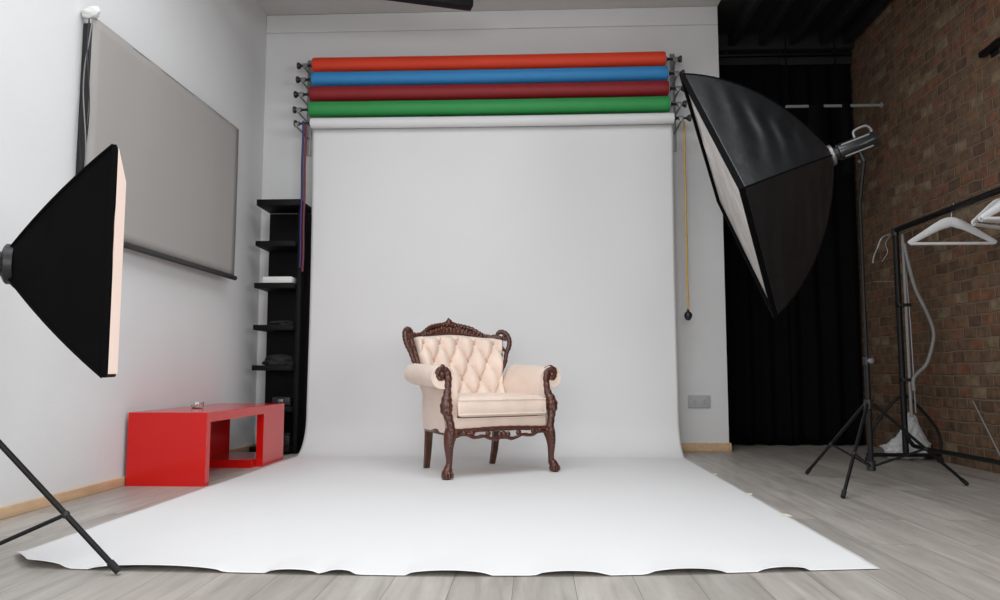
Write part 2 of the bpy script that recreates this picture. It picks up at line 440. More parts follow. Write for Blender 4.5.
for j in range(NV+1):
    v = j/NV; fr, bk = [], []
    for i in range(NU+1):
        u = -1+2*i/NU; hw = .285+.062*v
        x = u*hw; zt = ztop(x)-.012
        z = .42+(zt-.42)*v
        ed = min(1, (1-abs(u))/.10); ed = min(ed, (1-v)/.07 if v > .5 else 1)
        ed = math.sqrt(max(0, 1-(1-ed)**2))
        y0 = by(z, x)
        fr.append(bm.verts.new((x*.97-.020, y0-.03-(.012+tuft(x, z))*ed - .02*(1-u*u)*ed, z)))
        bk.append(bm.verts.new((x*.94-.020, y0+.045+.025*ed*(1-u*u), z)))
    F.append(fr); K.append(bk)
for j in range(NV):
    for i in range(NU):
        bm.faces.new((F[j][i], F[j][i+1], F[j+1][i+1], F[j+1][i])); bm.faces.new((K[j][i], K[j+1][i], K[j+1][i+1], K[j][i+1]))
    bm.faces.new((F[j][0], F[j+1][0], K[j+1][0], K[j][0])); bm.faces.new((F[j][NU], K[j][NU], K[j+1][NU], F[j+1][NU]))
for i in range(NU):
    bm.faces.new((F[0][i], K[0][i], K[0][i+1], F[0][i+1])); bm.faces.new((F[NV][i], F[NV][i+1], K[NV][i+1], K[NV][i]))
backrest = obj('backrest', bm, 'velvet', CH, angle=60)
for x, z in btn:
    yy = by(z, x)-.03-.012-.02*(1-(x/.33)**2)+.010
    b_ = ball(B(), (x*.97-.020, yy-.008, z), .011, (1, .6, 1), 10); obj('button', b_, 'button', backrest)
# carved back frame
bm = B()
def fr_pt(x, z, dy=0): return (x*.955-.022, by(z, x*.955)+.003+dy, z if z < .6 else z-.008)
def carve(pts, y_off=0, seg=14, n=7, amp=.10, fq=80, sx=1, sy=.9):
    P = smoothpath(pts, n); q = [fr_pt(p[0], p[1], y_off) for p in P]
    r = [p[2]*(1+amp*math.sin(i*fq/10)) for i, p in enumerate(P)]
    tube(bm, q, r, seg, sx=sx, sy=sy)
for s in (-1, 1):
    carve([(s*.315, .56, .020), (s*.325, .66, .021), (s*.345, .76, .020), (s*.362, .84, .019), (s*.372, .895, .018), (s*.345, .915, .017), (s*.30, .908, .017)])
    carve([(s*.335, .66, .013), (s*.372, .725, .015), (s*.392, .79, .017), (s*.418, .84, .018), (s*.428, .885, .019), (s*.418, .93, .020), (s*.388, .950, .020), (s*.360, .938, .016), (s*.350, .915, .010)], -.004)
    carve([(s*.392, .80, .012), (s*.375, .83, .010), (s*.368, .86, .006)], -.006)
    carve([(s*.40, .925, .012), (s*.388, .905, .013), (s*.40, .89, .010), (s*.408, .905, .008)], -.012)
    carve([(s*.37, .915, .017), (s*.33, .905, .017), (s*.285, .905, .019), (s*.24, .908, .021), (s*.19, .920, .025), (s*.13, .935, .029), (s*.07, .945, .032), (0, .95, .034)], 0, 14, 8, .08)
    carve([(s*.30, .918, .012), (s*.262, .920, .014), (s*.225, .938, .017), (s*.17, .970, .018), (s*.11, .984, .019), (s*.06, .990, .021), (0, .996, .023)], -.006, 12, 8, .14)
    for k in range(9):                                      # acanthus leaf lumps
        x = .05+k*.026; z = .963+.016*math.cos(x*9)-x*.16
        ball(bm, fr_pt(s*x, z, -.024), .016, (1, .6, 1.25 if k % 2 else .8), 8)
    for k in range(6):
        z = .60+k*.045; ball(bm, fr_pt(s*(.322+.0035*k*k*.4), z, -.018), .011, (.8, .6, 1.4), 8)
for (x, z, r, sx, sz) in ((0, 1.008, .028, 1, 1.15), (0, 1.030, .014, .8, 1.3), (-.032, 1.002, .018, 1, 1), (.032, 1.002, .018, 1, 1), (0, .965, .022, 1.5, .8), (-.04, .95, .014, 1.2, .8), (.04, .95, .014, 1.2, .8)):
    ball(bm, fr_pt(x, z, -.012), r, (sx, .8, sz), 10)
obj('back_frame', bm, 'mahog', CH, angle=70)
# rolled arms
for s in (-1, 1):
    bm = B(); rings = []
    for j in range(15):
        f = j/14; y = -.262+f*.465
        hi = .302-.03*f; ho = .382-.062*f; cx = .405-.008*f; cz = .616+.022*f; R = .070
        puff = .012*math.sin(PI*min(1, max(0, f)))
        if j in (0, 14): R *= .93
        pts = [(ho-.0, .272), (hi, .272), (hi-.004-puff, .38), (hi-.006-puff, .48), (hi-.002-puff*.5, .56)]
        a0, a1 = math.radians(168), math.radians(-118)
        for k in range(15):
            a = a0+(a1-a0)*k/14; pts.append((cx+math.cos(a)*R*(1.22 if math.cos(a) < 0 else 1), cz+math.sin(a)*R))
        pts += [(ho+.006+puff*.3, .50), (ho+.008+puff, .42), (ho+.004+puff*.5, .34)]
        rings.append([bm.verts.new((s*p[0], y, p[1])) for p in pts])
    loft(bm, rings)
    arm = obj('arm', bm, 'velvet', CH, angle=55)
    pp = []
    for k in range(17):
        a = math.radians(168)+(math.radians(-118)-math.radians(168))*k/16
        pp.append((s*(.405+math.cos(a)*.070*(1.22 if math.cos(a) < 0 else 1)), -.264, .616+math.sin(a)*.070))
    obj('piping', tube(B(), pp, .005, 8), 'velvet', arm)
    # carved arm post with scroll
    bm = B()
    P = smoothpath([(.360, .285, .030), (.368, .33, .025), (.380, .38, .029), (.388, .425, .041), (.383, .47, .035), (.370, .52, .025), (.364, .57, .024), (.364, .62, .027), (.376, .657, .026), (.400, .672, .024), (.424, .660, .023), (.434, .634, .021), (.424, .613, .019), (.404, .610, .017), (.396, .625, .014), (.403, .638, .012), (.412, .634, .010)], 6)
    py = lambda z: -.304+.050*max(0, min(1, (z-.36)/.24))
    tube(bm, [(s*x, py(z)-.004*math.sin(i*.35), z) for i, (x, z, r) in enumerate(P)], [r*(1+.07*math.sin(i*1.3)) for i, (x, z, r) in enumerate(P)], 14, sx=1, sy=.85)
    for i in range(0, 66, 5):
        x, z, r = P[min(i, len(P)-1)]
        ball(bm, (s*x, py(z)-r*.7, z), r*.45, (.8, .6, 1.5), 8)
    ball(bm, (s*.408, -.268, .632), .020, (1, .7, 1), 12)
    obj('arm_post', bm, 'mahog', CH, angle=70)
    # cabriole front leg with claw foot
    bm = B()
    P = smoothpath([(.356, .300, .034), (.362, .262, .040), (.370, .225, .035), (.374, .18, .028), (.372, .13, .022), (.372, .09, .020), (.380, .06, .026), (.390, .034, .033), (.390, .012, .032), (.388, .0, .026)], 5)
    tube(bm, [(s*x, -.292-.010*math.sin(min(1, z/.28)*PI)-(.012 if z < .06 else 0), z) for x, z, r in P], [r for x, z, r in P], 14)
    for k in (-1, 0, 1):
        tube(bm, [(s*.388+k*.016, -.315, .05), (s*.388+k*.019, -.338, .032), (s*.388+k*.020, -.342, .008)], [.008, .010, .007], 8)
    for k in range(5): ball(bm, (s*(.364+.003*k), -.328, .27-k*.024), .014-.0015*k, (1.2, .6, 1), 8)
    obj('leg', bm, 'mahog', CH, angle=70)
    # square rear leg, raked back
    bm = B(); rings = []
    for z, y, x, h in ((.29, .235, .262, .024), (.2, .243, .262, .022), (.1, .258, .260, .020), (.0, .285, .256, .018)):
        rings.append([bm.verts.new((s*x+a*h, y+b*h, z)) for a, b in ((-1, -1), (1, -1), (1, 1), (-1, 1))])
    loft(bm, rings); bmesh.ops.bevel(bm, geom=[e for e in bm.edges if abs((e.verts[0].co-e.verts[1].co).z) > .05], offset=.004, segments=2, affect='EDGES')
    obj('leg', bm, 'mahog', CH)
    bm = B(); rings = []
    for y, x in ((-.29, .362), (-.1, .350), (.1, .318), (.235, .285)):
        rings.append([bm.verts.new((s*x+a*.014, y, z)) for a, z in ((-1, .258), (1, .258), (1.2, .27), (1, .290), (-1, .290))])
    obj('side_rail', loft(bm, rings), 'mahog', CH)
obj('rear_rail', box(B(), -.27, .27, .225, .255, .255, .292, .004), 'mahog', CH)
# upholstered body under the cushion
bm = B(); rings = []
for y, hw in ((-.292, .335), (-.28, .345), (-.1, .345), (.1, .32), (.25, .29)):
    rings.append([bm.verts.new((x, y, z)) for x, z in [(-hw, .275), (hw, .275), (hw, .345), (hw*.96, .362), (-hw*.96, .362), (-hw, .345)]])
sb = obj('seat_base', loft(bm, rings), 'velvet', CH)
obj('piping', tube(B(), [(-.325+.65*i/12, -.295, .357) for i in range(13)], .006, 8), 'velvet', sb)
bm = B(); box(bm, -.30, .30, .20, .262, .285, .47, .015); obj('back_panel', bm, 'velvet', CH)
# loose seat cushion
bm = B(); NX, NY = 40, 36; top, bot = [], []
for j in range(NY+1):
    v = j/NY; y = -.318+v*.50; tr, br_ = [], []
    for i in range(NX+1):
        u = -1+2*i/NX; hw = .292 if v > .14 else .292+.028*math.cos(min(1, v/.14)*PI/2)
        eu = min(1, (1-abs(u))/.10); ev = min(1, v/.09, (1-v)/.09+.3)
        e = math.sqrt(max(0, 1-(1-min(eu, 1))**2))*math.sqrt(max(0, 1-(1-min(ev, 1))**2))
        crown = .014*(1-u*u)*(1-(2*v-1)**2)
        z1 = .474+.024*e+crown+.002*noise.noise(Vector((u*5, v*5, 0)))
        tr.append(bm.verts.new((u*hw, y-.010*math.cos(u*PI/2)*(1-v), z1)))
        br_.append(bm.verts.new((u*hw, y-.006*(1-v), .385-.018*e)))
    top.append(tr); bot.append(br_)
for j in range(NY):
    for i in range(NX):
        bm.faces.new((top[j][i], top[j][i+1], top[j+1][i+1], top[j+1][i])); bm.faces.new((bot[j][i], bot[j+1][i], bot[j+1][i+1], bot[j][i+1]))
    bm.faces.new((top[j][0], top[j+1][0], bot[j+1][0], bot[j][0])); bm.faces.new((top[j][NX], bot[j][NX], bot[j+1][NX], top[j+1][NX]))
for i in range(NX):
    bm.faces.new((top[0][i], bot[0][i], bot[0][i+1], top[0][i+1])); bm.faces.new((top[NY][i], top[NY][i+1], bot[NY][i+1], bot[NY][i]))
pip = [tuple(v.co) for v in top[0]]; pip2 = [tuple(v.co) for v in bot[0]]
cu = obj('seat_cushion', bm, 'velvet', CH, angle=70)
for q in (pip, pip2): obj('piping', tube(B(), q, .0055, 8), 'velvet', cu)
# pierced front apron
bm = B()
tube(bm, [(-.345+.69*i/40, -.312, .290-.004*math.cos(i/40*2*PI)) for i in range(41)], [.015*(1+.06*math.sin(i*1.7)) for i in range(41)], 10)
low = []
for i in range(61):
    u = -1+2*i/60; low.append((u*.345, -.318, .262-.030*math.cos(u*PI/2)**2+.007*math.cos(u*PI*5)))
tube(bm, low, [.011*(1+.12*math.sin(i*1.3)) for i in range(61)], 10)
for i in range(13):
    u = -1+2*i/12; x = u*.335; z = .275-.014*math.cos(u*PI/2)**2
    if i % 2 == 0 or abs(u) > .7: ball(bm, (x, -.320, z), .017, (1.25, .6, 1), 8)
for x in (-.03, .03, 0): ball(bm, (x, -.326, .255), .018, (1, .6, 1.1), 8)
obj('apron', bm, 'mahog', CH, angle=70)

# ------------------------------------------------------------------ red media table
T = thing('media_table', 'glossy red lacquered low media table against the white wall', 'table', (-2.12, 5.18, 0))
def tb(name, x0, x1, y0, y1, z0, z1): obj(name, box(B(), x0+2.12, x1+2.12, y0-5.18, y1-5.18, z0, z1), 'red', T, smooth=False)
tb('tabletop', -2.362, -1.897, 4.466, 5.86, .365, .422)
tb('end_panel', -2.362, -1.897, 4.466, 4.520, 0, .365)
tb('back_panel', -2.362, -2.310, 4.522, 5.86, 0, .365)
tb('bottom_shelf', -2.308, -1.9475, 5.34, 5.86, 0.0, .056)
tb('front_panel', -1.946, -1.897, 5.42, 5.86, 0, .365)
k = thing('glass_dish', 'small clear glass dish standing on the red table top', 'dish', (-2.20, 5.02, .4225))
obj('bowl', lathe(B(), [(0, .03), (.004, .038), (.04, .042), (.040, .038), (.008, .034), (.006, .002)], (0, 0, 0), (0, 0, 1), 20), 'glass', k)
k = thing('power_plug', 'small black plug lying on the floor in the corner behind the red table', 'plug', (-2.32, 6.40, 0))
obj('plug_body', box(B(), -.03, .03, -.025, .025, 0, .045, .01, 3), 'black', k)
obj('cable', tube(B(), smoothpath([(0, .02, .02), (.01, .08, .012), (.03, .12, .008), (.02, .14, .03), (.0, .145, .09)], 5), .004, 8), 'black', k)

# ------------------------------------------------------------------ grey projection screen on the left wall
K = thing('projection_screen', 'large grey pull-down projection screen hanging on the left wall', 'screen', (XL, 4.8, 0))
bm = B(); ny, nz = 24, 20; g = []
p0, p1 = (.060, 3.865-4.8), (.100, 5.80-4.8)
for j in range(nz+1):
    z = 1.385+(2.535-1.385)*j/nz
    g.append([bm.verts.new((p0[0]+(p1[0]-p0[0])*i/ny + .004*noise.noise(Vector((i*.35, z, 3))), p0[1]+(p1[1]-p0[1])*i/ny, z)) for i in range(ny+1)])
for j in range(nz):
    for i in range(ny): bm.faces.new((g[j][i], g[j][i+1], g[j+1][i+1], g[j+1][i]))
o = obj('screen_sheet', bm, 'screen', K, angle=80); md = o.modifiers.new('t', 'SOLIDIFY'); md.thickness = .004
obj('bottom_bar', tube(B(), [(.062, 3.855-4.8, 1.372), (.102, 5.81-4.8, 1.372)], .018, 12), 'black', K)
obj('top_batten', tube(B(), [(.052, 3.87-4.8, 2.528), (.092, 5.79-4.8, 2.528)], .009, 10), 'grey', K)
bm = B(); box(bm, .002, .052, 3.872-4.8, 3.90-4.8, 1.375, 2.50, .003); obj('side_batten', bm, 'black', K)
bm = B(); box(bm, .002, .088, 5.77-4.8, 5.79-4.8, 1.40, 2.50, .003); obj('side_batten', bm, 'black', K)
bm = B()                                                # crumpled white tape at the top corner
bmesh.ops.create_icosphere(bm, subdivisions=4, radius=1)
for v in bm.verts:
    n = 1+.25*noise.noise(v.co*1.6)+.08*noise.noise(v.co*4)
    v.co = Vector((v.co.x*.050*n+.055, v.co.y*.030*n+3.855-4.8, v.co.z*.030*n+2.548+.25*(v.co.x*.04)))
obj('corner_tape', bm, 'card', K, angle=50)
k = thing('cable_bundle', 'thin dark cables dangling beside the near edge of the grey screen', 'cable', (XL+.05, 3.845, 1.35))
for q in range(3):
    pts = [(.012*math.sin(i*.5+q*2)+.008*q-.005, .008*math.cos(i*.37+q), 1.16-i*.062) for i in range(19)]
    obj('strand', tube(B(), smoothpath(pts, 3), .0035, 6), ('black', 'grey', 'black')[q], k)

# ------------------------------------------------------------------ black shelf unit
K = thing('shelf_unit', 'tall black open shelf unit in the corner left of the backdrop', 'shelves', (-2.11, 6.58, 0))
obj('back_board', box(B(), -.175, .180, -.045, -.005, 0, 2.02, .003), 'shelf', K)
obj('side_board', box(B(), .150, .185, -.30, -.046, 0, 2.02, .003), 'shelf', K)
SZ = [2.055, 1.715, 1.37, 1.027, .70, .37, .05]
for i, z in enumerate(SZ):
    bm = box(B(), -.172, .149 if i else .19, -.38, -.046, z-.03 if i else z-.034, z+.012 if i else z+.018, .003); obj('shelf_board', bm, 'shelf', K)
o = obj('card_box', box(B(), -.12, .12, -.08, .08, 0, .052, .004), 'card'); o.location = (-2.10, 6.30, SZ[2]+.0125); tag(o, 'flat white box lying on the third black shelf from the top', 'box')
def cloth_pile(name, lab, loc, sx, sy, sz, seed, m='fabric', cat='cloth'):
    bm = B(); bmesh.ops.create_icosphere(bm, subdivisions=4, radius=1)
    for v in bm.verts:
        n = 1+.30*noise.noise(v.co*1.8+Vector((seed, 0, 0)))+.14*noise.noise(v.co*4.5+Vector((0, seed, 0)))
        v.co = Vector((v.co.x*sx*n, v.co.y*sy*n, max(0, v.co.z*n+.55)*sz))
    o = obj(name, bm, m, angle=60); o.location = loc; return tag(o, lab, cat)
cloth_pile('folded_cloth', 'crumpled black cloth heaped on the fifth shelf from the top', (-2.11, 6.33, SZ[4]+.013), .135, .12, .055, 3)
cloth_pile('cloth_bag', 'low black cloth bag lying on the fourth shelf from the top', (-2.09, 6.36, SZ[3]+.013), .115, .11, .028, 9, cat='bag')
k = thing('camera_case', 'black equipment case on the second shelf from the floor', 'case', (-2.06, 6.36, SZ[5]+.0125))
obj('case_body', box(B(), -.075, .075, -.09, .09, 0, .075, .012, 3), 'black', k); obj('case_clasp', box(B(), -.02, .02, -.098, -.0905, .03, .055, .003), 'grey', k)
k = thing('storage_box', 'black storage box on the lowest shelf', 'box', (-2.06, 6.36, SZ[6]+.0125))
obj('box_body', box(B(), -.08, .08, -.10, .10, 0, .09, .006), 'black', k); obj('box_lid', box(B(), -.085, .085, -.105, .105, .0905, .105, .004), 'bmetal', k)

# ------------------------------------------------------------------ socket, wall bits
K = thing('wall_socket', 'light grey double socket on the white wall right of the backdrop', 'socket', (1.367, YB, .412))
obj('face_plate', box(B(), -.092, .092, -.014, -.0005, -.052, .052, .005, 3), 'socket', K)
for s in (-1, 1):
    obj('switch', box(B(), s*.07-.010, s*.07+.010, -.017, -.0145, .018, .040, .001), 'socket', K)
    bm = B(); 
    for dx, dz, w, h in ((0, .012, .004, .010), (-.011, -.010, .005, .004), (.011, -.010, .005, .004)): box(bm, s*.04+dx-w, s*.04+dx+w, -.0155, -.0142, dz-h-.01, dz+h-.01)
    obj('pin_holes', bm, 'grey', K)
# bracket stub on the brick wall
K = thing('wall_bracket', 'short black bar bracket fixed high on the brick wall', 'bracket', (XR, 5.0, 2.753))
obj('bar', box(B(), -.045, -.012, -.95, .14, -.02, .02, .004), 'bmetal', K)
obj('mount_plate', box(B(), -.0118, -.0005, -.02, .06, -.05, .05, .003), 'bmetal', K)
# slim chrome rail across the recess, two black straps over it
K = thing('hanging_rail', 'slim pale metal rail hung across the dark recess above the lamp', 'rail', (2.56, 6.52, 2.90))
obj('tube', tube(B(), [(-.425, 0, 0), (.362, 0, 0)], .013, 12), 'hose', K)
obj('end_flange', lathe(B(), [(0, .026), (.012, .026), (.012, .012)], (.374, 0, 0), (-1, 0, 0), 16), 'hose', K)
for x in (-.41, .0): obj('drop_rod', tube(B(), [(x, 0, .012), (x, 0, ZC-.131-2.90)], .006, 8), 'curtain', K)
for i, (x, lab) in enumerate(((2.383, 'wide black strap draped over the pale rail, left of two'), (2.632, 'narrow black strap draped over the pale rail, right of two'))):
    w = .062 if i == 0 else .035
    P = [(-.016-.001*k, -.05-.05*k) for k in range(12)][::-1] + [(-.016, 0), (-.011, .012), (0, .0165), (.011, .012), (.016, 0)] + [(.016+.001*k, -.05-.05*k) for k in range(12)]
    bm = B(); A = []
    for y, z in P: A.append([bm.verts.new((xx, y, z)) for xx in (-w, 0, w)])
    for a, b in zip(A, A[1:]):
        for q in range(2): bm.faces.new((a[q], a[q+1], b[q+1], b[q]))
    o = obj('hanging_strap', bm, 'curtain', angle=80); o.location = (x, 6.52, 2.90); o.modifiers.new('t', 'SOLIDIFY').thickness = .003
    tag(o, lab, 'strap', 'straps on the pale rail')

# ------------------------------------------------------------------ black curtains
def curtain(x0, x1, y, z0, z1, lab, ph):
    k = thing('curtain', lab, 'curtain', ((x0+x1)/2, y, 0), 0, 'black curtains of the recess')
    xm = (x0+x1)/2; bm = B(); n = int((x1-x0)*110); g = []
    for j in range(25):
        f = j/24; z = z0+(z1-z0)*f; row = []
        for i in range(n+1):
            x = x0+(x1-x0)*i/n-xm
            a = .042*(1-.5*f)*math.sin(x*34+ph+.5*noise.noise(Vector((x*2, z*.6, ph))))+.02*noise.noise(Vector((x*6, z*.8, ph)))
            row.append(bm.verts.new((x, a, z)))
        g.append(row)
    for a, b in zip(g, g[1:]):
        for i in range(n): bm.faces.new((a[i], a[i+1], b[i+1], b[i]))
    o = obj('drape', bm, 'curtain', k, angle=80); o.modifiers.new('t', 'SOLIDIFY').thickness = .003
    obj('header_tape', box(B(), x0-xm, x1-xm, -.032, -.026, z1-.07, z1, .002), 'fabric', k)
curtain(XE+.03, 2.30, 7.19, .012, 3.60, 'black floor-length curtain beside the end of the white wall', 0)
curtain(2.31, XR-.03, 7.21, .012, 3.60, 'black floor-length curtain beside the brick wall', 2)
K = thing('curtain_track', 'black curtain track running across the top of the recess', 'track', (2.32, 7.20, 3.64))
obj('track_rail', box(B(), -.65, .66, -.018, .018, -.015, .012, .003), 'bmetal', K)
for x in (-.5, 0, .5): obj('track_mount', box(B(), x-.012, x+.012, -.012, .012, .0125, ZC-.161-3.64, .002), 'bmetal', K)

# ------------------------------------------------------------------ ceiling track light (only its end shows)
K = thing('ceiling_light', 'black linear ceiling light whose end shows above the backdrop rolls', 'ceiling light', (-1.1, 5.6, 3.53))
u = Vector((.963, .27, 0)); 
def orient(bm, a): bmesh.ops.rotate(bm, verts=bm.verts, cent=(0, 0, 0), matrix=Matrix.Rotation(a, 3, 'Z'))
bm = box(B(), -1.1, .655, -.05, .05, -.055, .03, .006); orient(bm, .32); obj('lamp_housing', bm, 'bmetal', K)
bm = box(B(), .56, .72, -.02, .02, .0305, .05, .004); orient(bm, .32); obj('end_bracket', bm, 'grey', K)
for x in (-.8, .3):
    bm = tube(B(), [(x, 0, .0305), (x, 0, ZC-3.531)], .006, 8); orient(bm, .32); obj('drop_rod', bm, 'bmetal', K)

# ------------------------------------------------------------------ softboxes
def softbox(root, c, n, u, w, hu, hw, L, r0, bow, m, lipd, lipm, dm, rec, diamond):
    """c rim centre, n opening direction, u/w half axes; rods from apex bow outward"""
    c = Vector(c); n = Vector(n).normalized(); u = Vector(u); w = Vector(w)
    org = root.location
    if diamond: corner = [(u*hu), (w*hw), (u*-hu), (w*-hw)]
    else: corner = [u*hu+w*hw, u*hu-w*hw, u*-hu-w*hw, u*-hu+w*hw]
    bm = B(); rings = []; NT, NE = 64, 20
    def rod(i, t):
        th = t*PI/2
        rad = (1-bow)*t+bow*math.sin(th); ax = (1-bow)*t+bow*(1-math.cos(th))
        cr = corner[i]
        return c - n*L*(1-ax) + cr*(r0/cr.length+(1-r0/cr.length)*rad)
    for j in range(NT+1):
        t = j/NT; ring = []
        for i in range(4):
            a, b = rod(i, t), rod((i+1) % 4, t); mid = (a+b)/2-(c-n*L*(1-t))
            for k in range(NE):
                f = k/NE; p = a.lerp(b, f)
                cv = math.sin(f*PI)
                # round near the ring, taut and slightly hollow between the rods further out
                p = p + mid.normalized()*cv*(r0*.38*(1-t)**3 - .030*hu*t*(1-t)*2) if mid.length > 0 else p
                p = p + mid.normalized()*cv*(.010*math.sin(t*36-f*7+i*2+2.2*noise.noise(Vector((f*2.5, t*3, i)))))*(t*(1-t)*4)*(hu/.8)**2
                ring.append(bm.verts.new(p-org))
        rings.append(ring)
    loft(bm, rings, cap=False)
    sh = obj('fabric_shell', bm, m, root, angle=28); sh.modifiers.new('t', 'SOLIDIFY').thickness = .003
    # front lip
    bm = B(); lr = []
    for d, g in ((-.004, 1.006), (0, 1.012), (lipd, 1.012), (lipd+.003, 1.0), (lipd, .988), (-.004, .985)):
        ring = []
        for i in range(4):
            a, b = corner[i]*g, corner[(i+1) % 4]*g
            for k in range(NE): ring.append(bm.verts.new(c+n*d+a.lerp(b, k/NE)-org))
        lr.append(ring)
    loft(bm, lr, cap=False, closed=True); obj('front_lip', bm, lipm, root)
    # diffuser
    bm = B(); NG = 70; g = []
    for j in range(NG+1):
        row = []
        for i in range(NG+1):
            a, b = i/NG, j/NG
            p = corner[0].lerp(corner[1], a).lerp(corner[3].lerp(corner[2], a), b)*.982
            sag = .012*math.sin(a*PI)*math.sin(b*PI)
            p = c + p + n*(rec - sag + (.010*noise.noise(p*5)+.008*noise.noise(p*11))*min(1, 5*math.sin(a*PI)*math.sin(b*PI))*(hu/.8)**2)
            row.append(bm.verts.new(p-org))
        g.append(row)
    for a, b in zip(g, g[1:]):
        for i in range(NG): bm.faces.new((a[i], a[i+1], b[i+1], b[i]))
    o = obj('diffuser', bm, dm, root, angle=80); o.modifiers.new('t', 'SOLIDIFY').thickness = .002
    for i in range(4):
        pts = [rod(i, t/16)+(corner[i].normalized())*.003-org for t in range(17)]
        obj('rod_sleeve', tube(B(), pts, .005, 8), lipm, root)
    apex = c-n*L
    return apex, n

def lamp_head(root, apex, n, Lh, r, handle, kf=.45, ring='grey'):
    o = root.location; p = apex-o; a = -n
    obj('speed_ring', lathe(B(), [(-.012, r*.95), (-.012, r*1.28), (.012, r*1.30), (.018, r*1.18), (.024, r*.9)], p, a, 32), ring, root)
    h = obj('lamp_housing', lathe(B(), [(.0245, r*.80), (.045, r*.80), (.05, r*.98), (.06, r), (Lh-.02, r), (Lh, r*.9), (Lh+.004, r*.5)], p, a, 32), 'housing', root)
    side = a.cross(Vector((0, 0, 1))).normalized(); up = side.cross(a).normalized()
    if handle:
        q = [p+a*(Lh*.62)+up*(r*.95), p+a*(Lh*.66)+up*(r*1.75), p+a*(Lh*.92)+up*(r*1.85), p+a*(Lh*1.0)+up*(r*1.2), p+a*(Lh*.98)+up*(r*.85)]
        obj('handle', tube(B(), smoothpath([tuple(x) for x in q], 5), .008, 8), 'grey', root)
    for ang in (.6, 2.2, 3.9, 5.3):
        d = side*math.cos(ang)+up*math.sin(ang); d2 = a.cross(d)
        obj('trim_strip', tube(B(), [p+a*.07+d*r, p+a*(Lh-.03)+d*r], .006, 8), 'grey', root)
    b0 = p+a*(Lh*.75)-side*r*.99
    bm = B(); 
    lb = [b0+a*(.02*sx_)+up*(.012*sz_)+side*(-.003*sy_) for sx_ in (-1, 1) for sz_ in (-1, 1) for sy_ in (-1, 1)]
    vs = [bm.verts.new(v) for v in lb]
    bmesh.ops.convex_hull(bm, input=vs); obj('label_plate', bm, 'card', root)
    k = p+a*(Lh*kf)
    bm = B(); tube(bm, [k-up*r*.9, k-up*(r+.055)], .016, 12); obj('tilt_bracket', bm, 'black', root)
    bm = B(); tube(bm, [k-up*(r+.035)-side*.02, k-up*(r+.035)-side*.07], [.008, .014], 10); obj('tilt_knob', bm, 'grey', root)
    return o+k-up*(r+.055)

def stand(root, feet, hubz, topz, colz, lab_r=.013, toppt=None, bf=.56):
    cx, cy = root.location.x, root.location.y
    top = Vector(toppt)-root.location if toppt is not None else Vector((0, 0, topz))
    obj('pole_lower', tube(B(), [(0, 0, colz-.03), (0, 0, hubz+.25)], lab_r*1.25, 14), 'bmetal', root)
    obj('pole_upper', tube(B(), [(0, 0, hubz+.24), (0, 0, top.z-.25), tuple(top)], lab_r*.9, 14), 'bmetal', root)
    for z in (hubz, colz): obj('collar', lathe(B(), [(-.03, lab_r*1.5), (-.026, lab_r*2), (.026, lab_r*2), (.03, lab_r*1.5)], (0, 0, z), (0, 0, 1), 16), 'black', root)
    obj('collar', lathe(B(), [(-.025, lab_r*1.3), (-.022, lab_r*1.6), (.022, lab_r*1.6), (.025, lab_r*1.2)], (0, 0, hubz+.25), (0, 0, 1), 16), 'black', root)
    obj('clamp_knob', lathe(B(), [(0, .006), (.02, .006), (.022, .016), (.036, .016), (.038, .01)], (.0, -lab_r*1.5, hubz+.25), (0.2, -1, 0), 12), 'grey', root)
    for fx, fy in feet:
        d = Vector((fx-cx, fy-cy, 0)); f0 = d.normalized()
        a = f0*.028+Vector((0, 0, hubz)); b = d+Vector((0, 0, .012))
        leg = obj('leg', tube(B(), [a, b], lab_r*.76, 10), 'bmetal', root)
        obj('foot_cap', tube(B(), [b-(b-a).normalized()*.04, b+(b-a).normalized()*.003], lab_r*1.0, 10), 'rubber', leg)
        m_ = a.lerp(b, bf); c_ = f0*.026+Vector((0, 0, colz))
        obj('brace', tube(B(), [m_, c_], lab_r*.55, 8), 'bmetal', root)
        ball_ = ball(B(), m_, lab_r*1.1, seg=10); obj('rivet', ball_, 'black', root)

# left: lit rectangular softbox
c1 = Vector((-1.455, 2.625, 1.010)); t1 = Vector((-.434, .901, 0)).normalized(); n1 = Vector((.901, .434, 0)).normalized()
R1 = thing('softbox_light', 'black softbox with glowing warm face in the left foreground', 'softbox', (-1.72, 2.50, .99))
apex, nn = softbox(R1, c1-n1*.012, n1, Vector((0, 0, 1)), t1, .370, .25, .303, .055, .12, 'nylon2', .010, 'nylon2', 'glow', .018, False)
bp = lamp_head(R1, apex, nn, .30, .052, False, .45, 'black')
s1c = Vector((bp.x, bp.y, 0))
R1s = thing('light_stand', 'black tripod light stand holding the left softbox', 'light stand', (s1c.x, s1c.y, 0))
f_ = Vector((-1.349, 2.529, 0))-s1c; rad = f_.length; a_ = math.atan2(f_.y, f_.x)
stand(R1s, [(s1c.x+rad*math.cos(a_+k*2*PI/3), s1c.y+rad*math.sin(a_+k*2*PI/3)) for k in range(3)], .552, .9, .05, .0125, bp, .66)

